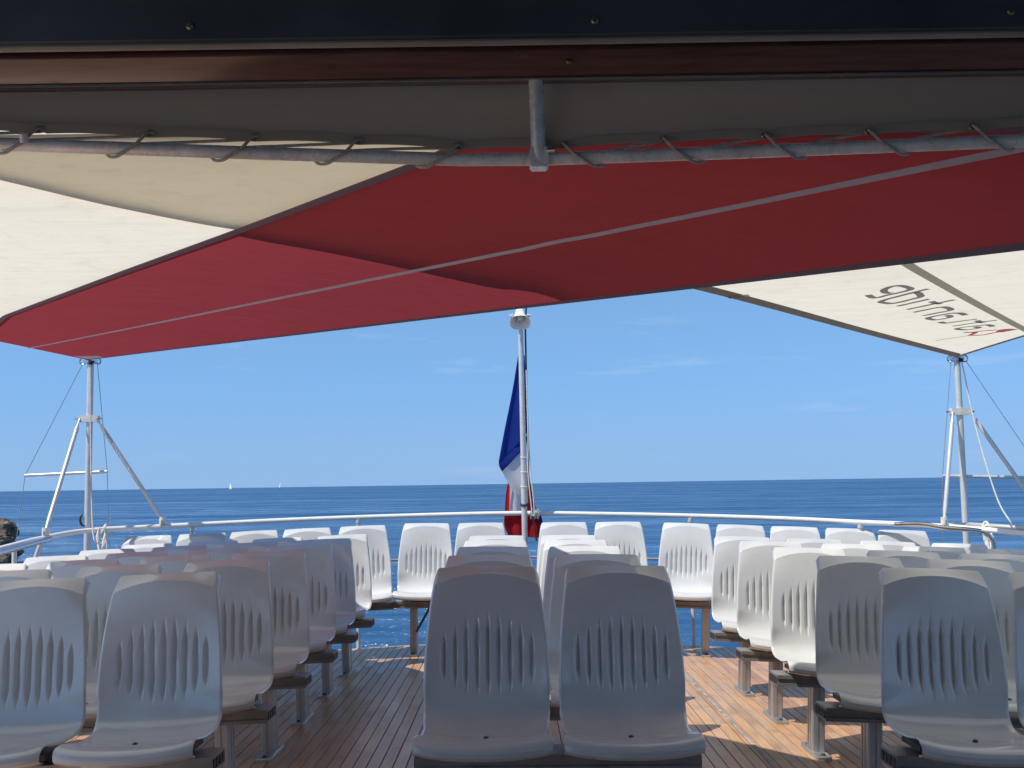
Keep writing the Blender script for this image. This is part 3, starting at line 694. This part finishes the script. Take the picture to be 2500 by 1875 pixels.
fold('red_band', [(-0.076, 0.90), (-0.080, 0.84), (-0.070, 0.79), (-0.045, 0.735)], [(0.212, 0.93), (0.222, 0.86), (0.232, 0.80), (0.236, 0.715)], 'flag_red', 0.022, 4.2, 0.4, 16, 44).location.y = 0.04
fold('red_wedge', [(0.10, 1.30), (0.10, 1.1), (0.10, 0.78)], [(0.118, 1.30), (0.145, 1.1), (0.225, 0.74)], 'flag_red', 0.02, 2.4, 1.0).location.y = 0.06
fold('blue_edge', [(0.19, 0.88), (0.205, 0.80), (0.20, 0.735)], [(0.215, 0.90), (0.238, 0.80), (0.245, 0.73)], 'flag_blue', 0.01, 1.0, 0.0, 8, 6).location.y = 0.015
# loudspeaker horn
hp = V((0.072, 8.60, 2.42))
hr = empty('loudspeaker', tuple(hp), 'white horn loudspeaker on top of the flagpole', 'loudspeaker')
tilt = Matrix.Rotation(radians(-36), 4, 'X')        # mouth looks forward and down
bell = [(0.030, 0.165), (0.034, 0.12), (0.043, 0.075), (0.056, 0.035), (0.070, 0.012), (0.079, 0.0), (0.081, -0.004), (0.077, -0.003), (0.066, 0.014), (0.050, 0.040), (0.036, 0.08), (0.025, 0.125), (0.001, 0.13)]
obj('bell', smooth(MB().lathe(bell, tilt, 28, 2.6).mesh('bell'), 50), 'horn_plastic', hr)
obj('driver', smooth(MB().lathe([(0.001, 0.245), (0.030, 0.245), (0.040, 0.235), (0.042, 0.180), (0.034, 0.165), (0.001, 0.165)], tilt, 20).mesh('driver'), 45), 'horn_plastic', hr)
obj('reflex_cone', smooth(MB().lathe([(0.023, 0.12), (0.0225, 0.05), (0.019, 0.030), (0.012, 0.022), (0.001, 0.020)], tilt, 18).mesh('reflex_cone'), 50), 'horn_plastic', hr)
for s in (-1, 1): obj('slot', MB().box(tilt @ V((s*0.0055, 0.002, 0.0205)), (0.004, 0.003, 0.010), tilt.to_3x3()), 'black_rubber', hr)
ar = [tilt @ V(p) for p in ((-0.066, 0, 0.075), (-0.070, 0.03, 0.10), (-0.064, 0.07, 0.13), (0, 0.085, 0.14), (0.064, 0.07, 0.13), (0.070, 0.03, 0.10), (0.066, 0, 0.075))]
tubeobj('bracket', spline(ar, 5), 0.006, 'galvanised', hr, 8)
for s in (-1, 1): obj('knob', smooth(MB().tube([tilt @ V((s*0.055, 0, 0.075)), tilt @ V((s*0.085, 0, 0.075))], 0.010, 10).mesh('knob')), 'galvanised', hr)
tubeobj('lead', [tilt @ V((0.02, 0.02, 0.245)), tilt @ V((0.05, 0.03, 0.26)), V((0.055, 0.09, 0.18)), V((0.04, 0.12, 0.0))], 0.007, 'black_rubber', hr, 8)

# ------------------------------------------------------------------ beam seating
def shell_mesh():
    prof = [(-0.425, 0.322), (-0.445, 0.326), (-0.460, 0.338), (-0.462, 0.354), (-0.452, 0.368), (-0.430, 0.374), (-0.395, 0.370), (-0.34, 0.360), (-0.27, 0.351), (-0.20, 0.350), (-0.150, 0.357), (-0.112, 0.376), (-0.088, 0.408), (-0.073, 0.455), (-0.064, 0.515), (-0.057, 0.580), (-0.049, 0.650), (-0.040, 0.715), (-0.029, 0.775), (-0.020, 0.815)]
    P = resample(spline([V((0, a, b)) for a, b in prof], 10), 64)
    hw_t = [(0.322, 0.196), (0.36, 0.205), (0.42, 0.210), (0.50, 0.211), (0.58, 0.208), (0.66, 0.202), (0.74, 0.194), (0.80, 0.186), (0.83, 0.181), (0.87, 0.176)]
    def hw(z):
        for (a, p), (b, q) in zip(hw_t, hw_t[1:]):
            if z <= b: return p+(q-p)*max(0, (z-a)/(b-a))
        return hw_t[-1][1]
    nu = 131
    us = [-1+2*k/(nu-1) for k in range(nu)]
    us = [u*(1.12-0.12*abs(u)) for u in us]
    grid = []
    nb = len(P)
    for i, p in enumerate(P):
        k = i/(nb-1); row = []
        seat = 1.0 if p.y < -0.14 and p.z < 0.40 else 0.0
        back = max(0.0, min(1.0, (p.z-0.38)/0.10))
        lip = max(0.0, min(1.0, (-p.y-0.40)/0.05)) if p.z < 0.40 else 0.0
        if p.z < 0.40:
            w0 = 0.2095 if p.y > -0.385 else 0.2095
            s = (-p.y-0.375)/0.022
            bump_ = 1/(1+exp(-6*(s-0.6)))
            w0 = 0.203+0.009*bump_
            if p.y > -0.2: w0 = 0.203+0.007*min(1, (p.y+0.2)/0.1)
            if i < 5: w0 -= 0.004*(5-i)/5
        else: w0 = hw(p.z)
        for u in us:
            x = u*w0; y, z = p.y, p.z; a = abs(u)
            # waterfall front: bowed forward and down in the middle
            f = lip*(1-lip*0)
            y += -0.022*lip*(1-u*u)+0.010*lip*a**6
            z += lip*(-0.010*(1-u*u)+0.004*a**4)
            # bucket: seat sides up, back sides forward
            sd = max(0.0, min(1.0, (-0.10-p.y)/0.10)) if p.z < 0.42 else 0.0
            z += 0.016*a**3*(1-lip)*sd
            wr = 1-back
            y += -0.030*a**2.6*back*max(0.0, 1-max(0.0, (p.z-0.50))/0.30)*1.0
            z += 0.012*a**3*(1-sd)*(1-back)
            # pressed pleats in the lumbar part
            if 0.44 < p.z < 0.705:
                g = 0.037; q = x/g; n_ = round(q)
                if abs(n_) <= 4:
                    top = 0.700-0.0035*n_*n_; bt = 0.445+0.003*n_*n_
                    e = (p.z-bt)/(top-bt)
                    if 0 < e < 1:
                        e = min(1.0, 1.5*sin(pi*e**0.9)**1.15)
                        ph = (q-n_)*2                     # -1..1
                        wd_ = 0.26+0.50*e
                        if ph < 0.42: d = max(0.0, 1-(0.42-ph)/(1.25*wd_))
                        else: d = max(0.0, 1-(ph-0.42)/(0.42*wd_))
                        d = d*d*(3-2*d)
                        y += 0.0145*d*e
            # thin rolled edge
            if a > 0.955:
                r = (a-0.955)/0.045
                y += 0.009*r*r*back; z += -0.008*r*r*(1-back)*(1-lip)
            # stretch the back up to an arched crease
            if p.z > 0.60:
                t = (p.z-0.60)/(0.815-0.60); cz = 0.842-0.040*a**2.2
                z = 0.60+(cz-0.60)*t; y += 0.0
            row.append(V((x, y, z)))
        grid.append(row)
    # bevel from the crease back to the top edge
    last = grid[-1]
    for f, dy, in ((0.06, 0.0035), (0.35, 0.019), (0.7, 0.036), (0.90, 0.046), (1.0, 0.052)):
        row = []
        for u, q in zip(us, last):
            a = abs(u); tz = 0.864-0.004*a*a
            if a > 0.90: tz -= 0.016*((a-0.90)/0.10)**2.2
            cor = 1-0.045*f*f*max(0, (a-0.80)/0.2)
            row.append(V((q.x*cor, q.y+dy, q.z+(tz-q.z)*f)))
        grid.append(row)
    # rounded over behind
    for dy, dz in ((0.005, -0.003), (0.008, -0.010)):
        grid.append([V((q.x, q.y+dy, q.z+dz)) for q in grid[-1 if dy == 0.005 else -2]])
    R_, Cn = len(grid), nu
    nrm = [[None]*Cn for _ in range(R_)]
    for i in range(R_):
        for j in range(Cn):
            a = grid[min(i+1, R_-1)][j]-grid[max(i-1, 0)][j]; b = grid[i][min(j+1, Cn-1)]-grid[i][max(j-1, 0)]
            n_ = b.cross(a); nrm[i][j] = n_.normalized() if n_.length > 1e-12 else V((0, -1, 0))
    th = 0.0055
    vs = [p for r in grid for p in r]+[grid[i][j]-nrm[i][j]*th for i in range(R_) for j in range(Cn)]
    nn = R_*Cn
    fs = [(i*Cn+j, i*Cn+j+1, (i+1)*Cn+j+1, (i+1)*Cn+j) for i in range(R_-1) for j in range(Cn-1)]
    fs += [tuple(nn+k for k in reversed(f)) for f in fs]
    bd = list(range(Cn))+[i*Cn+Cn-1 for i in range(1, R_)]+[(R_-1)*Cn+j for j in range(Cn-2, -1, -1)]+[i*Cn for i in range(R_-2, 0, -1)]
    fs += [(bd[(k+1) % len(bd)], bd[k], nn+bd[k], nn+bd[(k+1) % len(bd)]) for k in range(len(bd))]
    me = MB().add(vs, fs).mesh('seat_shell'); smooth(me, 34); me.materials.append(MATS['seat_plastic']); return me
SHELL = shell_mesh()
br = MB().bbox((0, -0.21, 0.318), (0.20, 0.20, 0.040), 0.01)
for s in (-1, 1): br.box((s*0.13, -0.21, 0.322), (0.05, 0.16, 0.018))
br.lathe([(0.0001, 0.366), (0.006, 0.3655), (0.0085, 0.362), (0.0085, 0.34)], Matrix.Translation((0.0, -0.335, 0)), 10)
BRACKET = br.mesh('seat_bracket'); BRACKET.materials.append(MATS['bracket_black'])
lg = MB().bbox((0, -0.175, 0), (0.001, 0.001, 0.001), 0.0001)
lg = MB()
def column(cx, wd, dp, z0, z1):
    b = 0.005; x, y = wd/2, dp/2; g = 0.004
    ring_ = [(-x+b, -y), (-g, -y), (-g, -y+0.005), (g, -y+0.005), (g, -y), (x-b, -y), (x, -y+b), (x, -0.014), (x-0.006, -0.014), (x-0.006, -0.006), (x, -0.006), (x, 0.020), (x-0.006, 0.020), (x-0.006, 0.028), (x, 0.028), (x, y-b), (x-b, y), (-x+b, y), (-x, y-b), (-x, 0.028), (-x+0.006, 0.028), (-x+0.006, 0.020), (-x, 0.020), (-x, -0.006), (-x+0.006, -0.006), (-x+0.006, -0.014), (-x, -0.014), (-x, -y+b)]
    n_ = len(ring_)
    vs = [(cx+a, -0.175+q, z) for z in (z0, z1) for a, q in ring_]
    return vs, [(k, (k+1) % n_, n_+(k+1) % n_, n_+k) for k in range(n_)]
lg.add(*column(0, 0.056, 0.096, 0.010, 0.248))
LEG = lg.mesh('leg'); LEG.materials.append(MATS['aluminium'])
fm = MB()
pts = []
for k in range(24):
    a = 2*pi*k/24; sx = 0.036; ln = 0.155
    px = sx*max(-1, min(1, 1.6*cos(a))); py = ln*max(-1, min(1, 1.18*sin(a))); pts.append((px, py-0.175))
fm.add([(a, b, 0.0) for a, b in pts]+[(a, b, 0.010) for a, b in pts]+[(a*0.93, -0.175+(b+0.175)*0.985, 0.012) for a, b in pts],
       [(k, (k+1) % 24, 24+(k+1) % 24, 24+k) for k in range(24)]+[(24+k, 24+(k+1) % 24, 48+(k+1) % 24, 48+k) for k in range(24)]+[tuple(range(48, 72))])
FOOT = fm.mesh('foot_plate'); FOOT.materials.append(MATS['aluminium'])
bmh = MB()
for s in (-1, 1): bmh.lathe([(0.0001, 0.019), (0.008, 0.019), (0.011, 0.013), (0.0145, 0.0125)], Matrix.Translation((0, -0.175+s*0.115, 0)), 10)
BOLT = smooth(bmh.mesh('bolt')); BOLT.materials.append(MATS['bracket_black'])
def beam_mesh(x0, x1):
    # slotted extrusion, section in y-z, run along x
    y0, y1, z0, z1 = -0.285, -0.135, 0.248, 0.298; g = 0.010; s = 0.009
    sec = [(y0, z0), (y1, z0), (y1, z0+0.018), (y1-s, z0+0.018), (y1-s, z1-0.018), (y1, z1-0.018), (y1, z1), (y0, z1), (y0, z1-0.016), (y0+s, z1-0.016), (y0+s, z0+0.014), (y0, z0+0.014)]
    n_ = len(sec); vs = [(x, y, z) for x in (x0, x1) for y, z in sec]
    fs = [(k, n_+k, n_+(k+1) % n_, (k+1) % n_) for k in range(n_)]
    # flat end caps; the shade of the hollows is laid on as dark blocks
    fs += [tuple(range(n_)), tuple(range(2*n_-1, n_-1, -1))]
    return MB().add(vs, fs)
def end_cap(x, s):  # dark blocks painting the shade inside the hollow beam ends
    m_ = MB()
    for yy in (-0.262, -0.225, -0.188, -0.155): m_.box((x+s*0.001, yy, 0.273), (0.004, 0.024, 0.032))
    return m_
def seat_row(xs_, y, label, slope, legs, rz=0.0, dz=0.0, group=None):
    xc = sum(xs_)/len(xs_)
    ext = 0.05+dz
    e = empty('seat_row', (xc, y, zd(xc, y)+ext), label, 'seating', group)
    e.rotation_euler = Euler((-0.012, -math.atan(slope), rz))
    for x in xs_:
        dx = (x-xc)/max(0.5, cos(rz))
        s = bpy.data.objects.new('seat_shell', SHELL); COL.objects.link(s); s.parent = e; s.location = (dx, 0, 0)
        s.rotation_euler = (random.uniform(-0.006, 0.006), random.uniform(-0.006, 0.006), random.uniform(-0.012, 0.012))
        b = bpy.data.objects.new('seat_bracket', BRACKET); COL.objects.link(b); b.parent = e; b.location = (dx, 0, 0)
    a, b = xs_[0]-xc-0.225, xs_[-1]-xc+0.225
    bmo = obj('beam', beam_mesh(a, b), 'beam_alu', e)
    for x, s in ((a, -1), (b, 1)): obj('end_slot_shade', end_cap(x, s), 'bracket_black', bmo)
    for lx in legs:
        l = bpy.data.objects.new('leg', LEG); COL.objects.link(l); l.parent = e; l.location = (lx-xc, -0.055 if dz == 0 else 0.0, -ext); l.scale.z = (0.248+ext)/0.248
        f = bpy.data.objects.new('foot_plate', FOOT); COL.objects.link(f); f.parent = l
        bo = bpy.data.objects.new('bolt', BOLT); COL.objects.link(bo); bo.parent = f
    if len(xs_) == 2:
        for lx in legs:
            d = lx-xc
            obj('brace', MB().tube([(d+0.02, -0.22, 0.07), (d+0.12, -0.22, 0.247)], 0.009, 8), 'bracket_black', e)
    return e
SP = 0.455; PY = 0.780; Y1 = 3.82
ordn = ['front', 'second', 'third', 'fourth', 'fifth', 'sixth']
G_ = 'rows of white plastic seats'
for k in range(6):
    y = Y1+0.02+PY*k
    seat_row([-1.180-SP*j for j in range(4)][::-1], y, 'row of four plastic seats left of the aisle, %s from the camera' % ('nearest' if k == 0 else ordn[k]), 0.04-0.0077, (-2.40, -1.135), group=G_)
for k in range(5):
    y = Y1+PY*k; o_x = 0.012 if k == 0 else -0.004
    seat_row([-0.112+o_x, 0.338+o_x], y, 'pair of plastic seats in the middle, %s from the camera' % ('nearest' if k == 0 else ordn[k]), -0.0077, (-0.19, 0.37), group=G_)
for k in range(5):
    y = Y1+PY*k-0.02
    seat_row([1.393+SP*j for j in range(4)], y, 'row of four plastic seats right of the aisle, %s from the camera' % ('nearest' if k == 0 else ordn[k]), -0.04-0.0077, (1.36, 2.62), group=G_)
BK = [([-2.724, -2.334, -1.943, -1.548, -1.138], 'row of five sunlit white seats along the stern rail at far left', 0.115, (-2.55, -1.27)),
      ([-0.683, -0.256], 'pair of white seats along the stern rail just left of the flagpole', 0.02, (-0.76,)),
      ([0.377, 0.797], 'pair of white seats along the stern rail just right of the flagpole', -0.025, (0.58,)),
      ([1.280, 1.684, 2.092, 2.489, 2.878], 'row of five sunlit white seats along the stern rail at far right', -0.115, (1.42, 2.6))]
for xs_, lab, rz, legs in BK:
    xc = sum(xs_)/len(xs_); a = xc-XC
    sl_ = (0.036 if a < -1 else -0.036 if a > 1 else 0.0)-0.0077
    y = 8.49-0.026*sum((x-XC)**2 for x in xs_)/len(xs_)
    seat_row(xs_, y, lab, sl_, legs, rz*(1 if len(xs_) > 2 else 1), 0.045, group=G_)

# ------------------------------------------------------------------ far things
def rock(name, c, size, label, seed):
    import bmesh
    b = bmesh.new(); bmesh.ops.create_icosphere(b, subdivisions=5, radius=1)
    for v in b.verts:
        p = v.co.copy(); q = p*1.3+V((seed, 0, 0))
        d = 1+0.45*noise.noise(q)+0.28*noise.noise(q*2.3)+0.18*abs(noise.noise(q*5))+0.09*noise.noise(q*11)
        v.co = V((p.x*d*size[0], p.y*d*size[1], p.z*d*size[2]))
    me = bpy.data.meshes.new(name); b.to_mesh(me); b.free()
    me.materials.append(MATS['rock']); smooth(me, 35)
    o = bpy.data.objects.new(name, me); COL.objects.link(o); o.location = c
    return tag(o, label, 'rock')
rock('rock', (-33.6, 70, -2.35), (2.2, 2.4, 1.55), 'large brown rock rising from the sea at the left edge', 3.1)
rock('rock', (-32.1, 64.5, -3.35), (1.5, 1.3, 0.35), 'low brown ledge of rock in the water below the big rock', 8.4)
def yacht(x, y, s, lean, label, two):
    e = empty('sailboat', (x, y, SEA_Z), label, 'sailboat', 'sailboats on the horizon'); e.scale = (s, s, s); e.rotation_euler = (0, 0, radians(-37))
    prof = [(-5.5, 0.0), (-4.5, 1.0), (-1, 1.5), (3, 1.3), (5.5, 0.05)]
    rws = [[V((a, -b, 1.3)) for a, b in prof], [V((a*0.9, -b*0.6, 0.0)) for a, b in prof], [V((a*0.9, b*0.6, 0.0)) for a, b in prof], [V((a, b, 1.3)) for a, b in prof], [V((a, -b, 1.31)) for a, b in prof]]
    obj('hull', sheet(rws), 'hull_dark' if two else 'hull_white', e)
    tubeobj('mast', [(0.4, 0, 1.2), (0.4+lean*1.0, 0, 17)], 0.09, 'pole_paint', e, 6)
    ms_ = [[V((0.3+lean*k+ -0.1, 0, 2.2+14.3*k)), V((0.3+lean*k-2.4*(1-k)**0.8, 0.5*(1-k), 2.2+14.3*k)), V((0.3+lean*k-4.6*(1-k)**0.8-0.05, 0.3*(1-k), 2.2+14.3*k))] for k in [q/8 for q in range(9)]]
    obj('mainsail', smooth(sheet(ms_, 0.03, V((0, 1, 0))).mesh('mainsail')), 'sail_cloth', e)
    if not two:
        js = [[V((5.0-4.4*k+lean*k, 0, 1.6+13*k)), V((3.0-2.6*k+lean*k, -0.6*(1-k), 1.6+13*k)), V((0.8+lean*k-0.2*k, -0.9*(1-k), 1.6+13*k))] for k in [q/8 for q in range(9)]]
        obj('jib', smooth(sheet(js, 0.03, V((0, 1, 0))).mesh('jib')), 'sail_cloth', e)
    return e
yacht(-1028, 4000, 1.5, 0.8, 'small white sailboat on the horizon, the left one of two', False)
yacht(-954, 4500, 1.5, 2.2, 'small sailboat on the horizon, the right one of two with a dark hull', True)
print('planks', nplank)
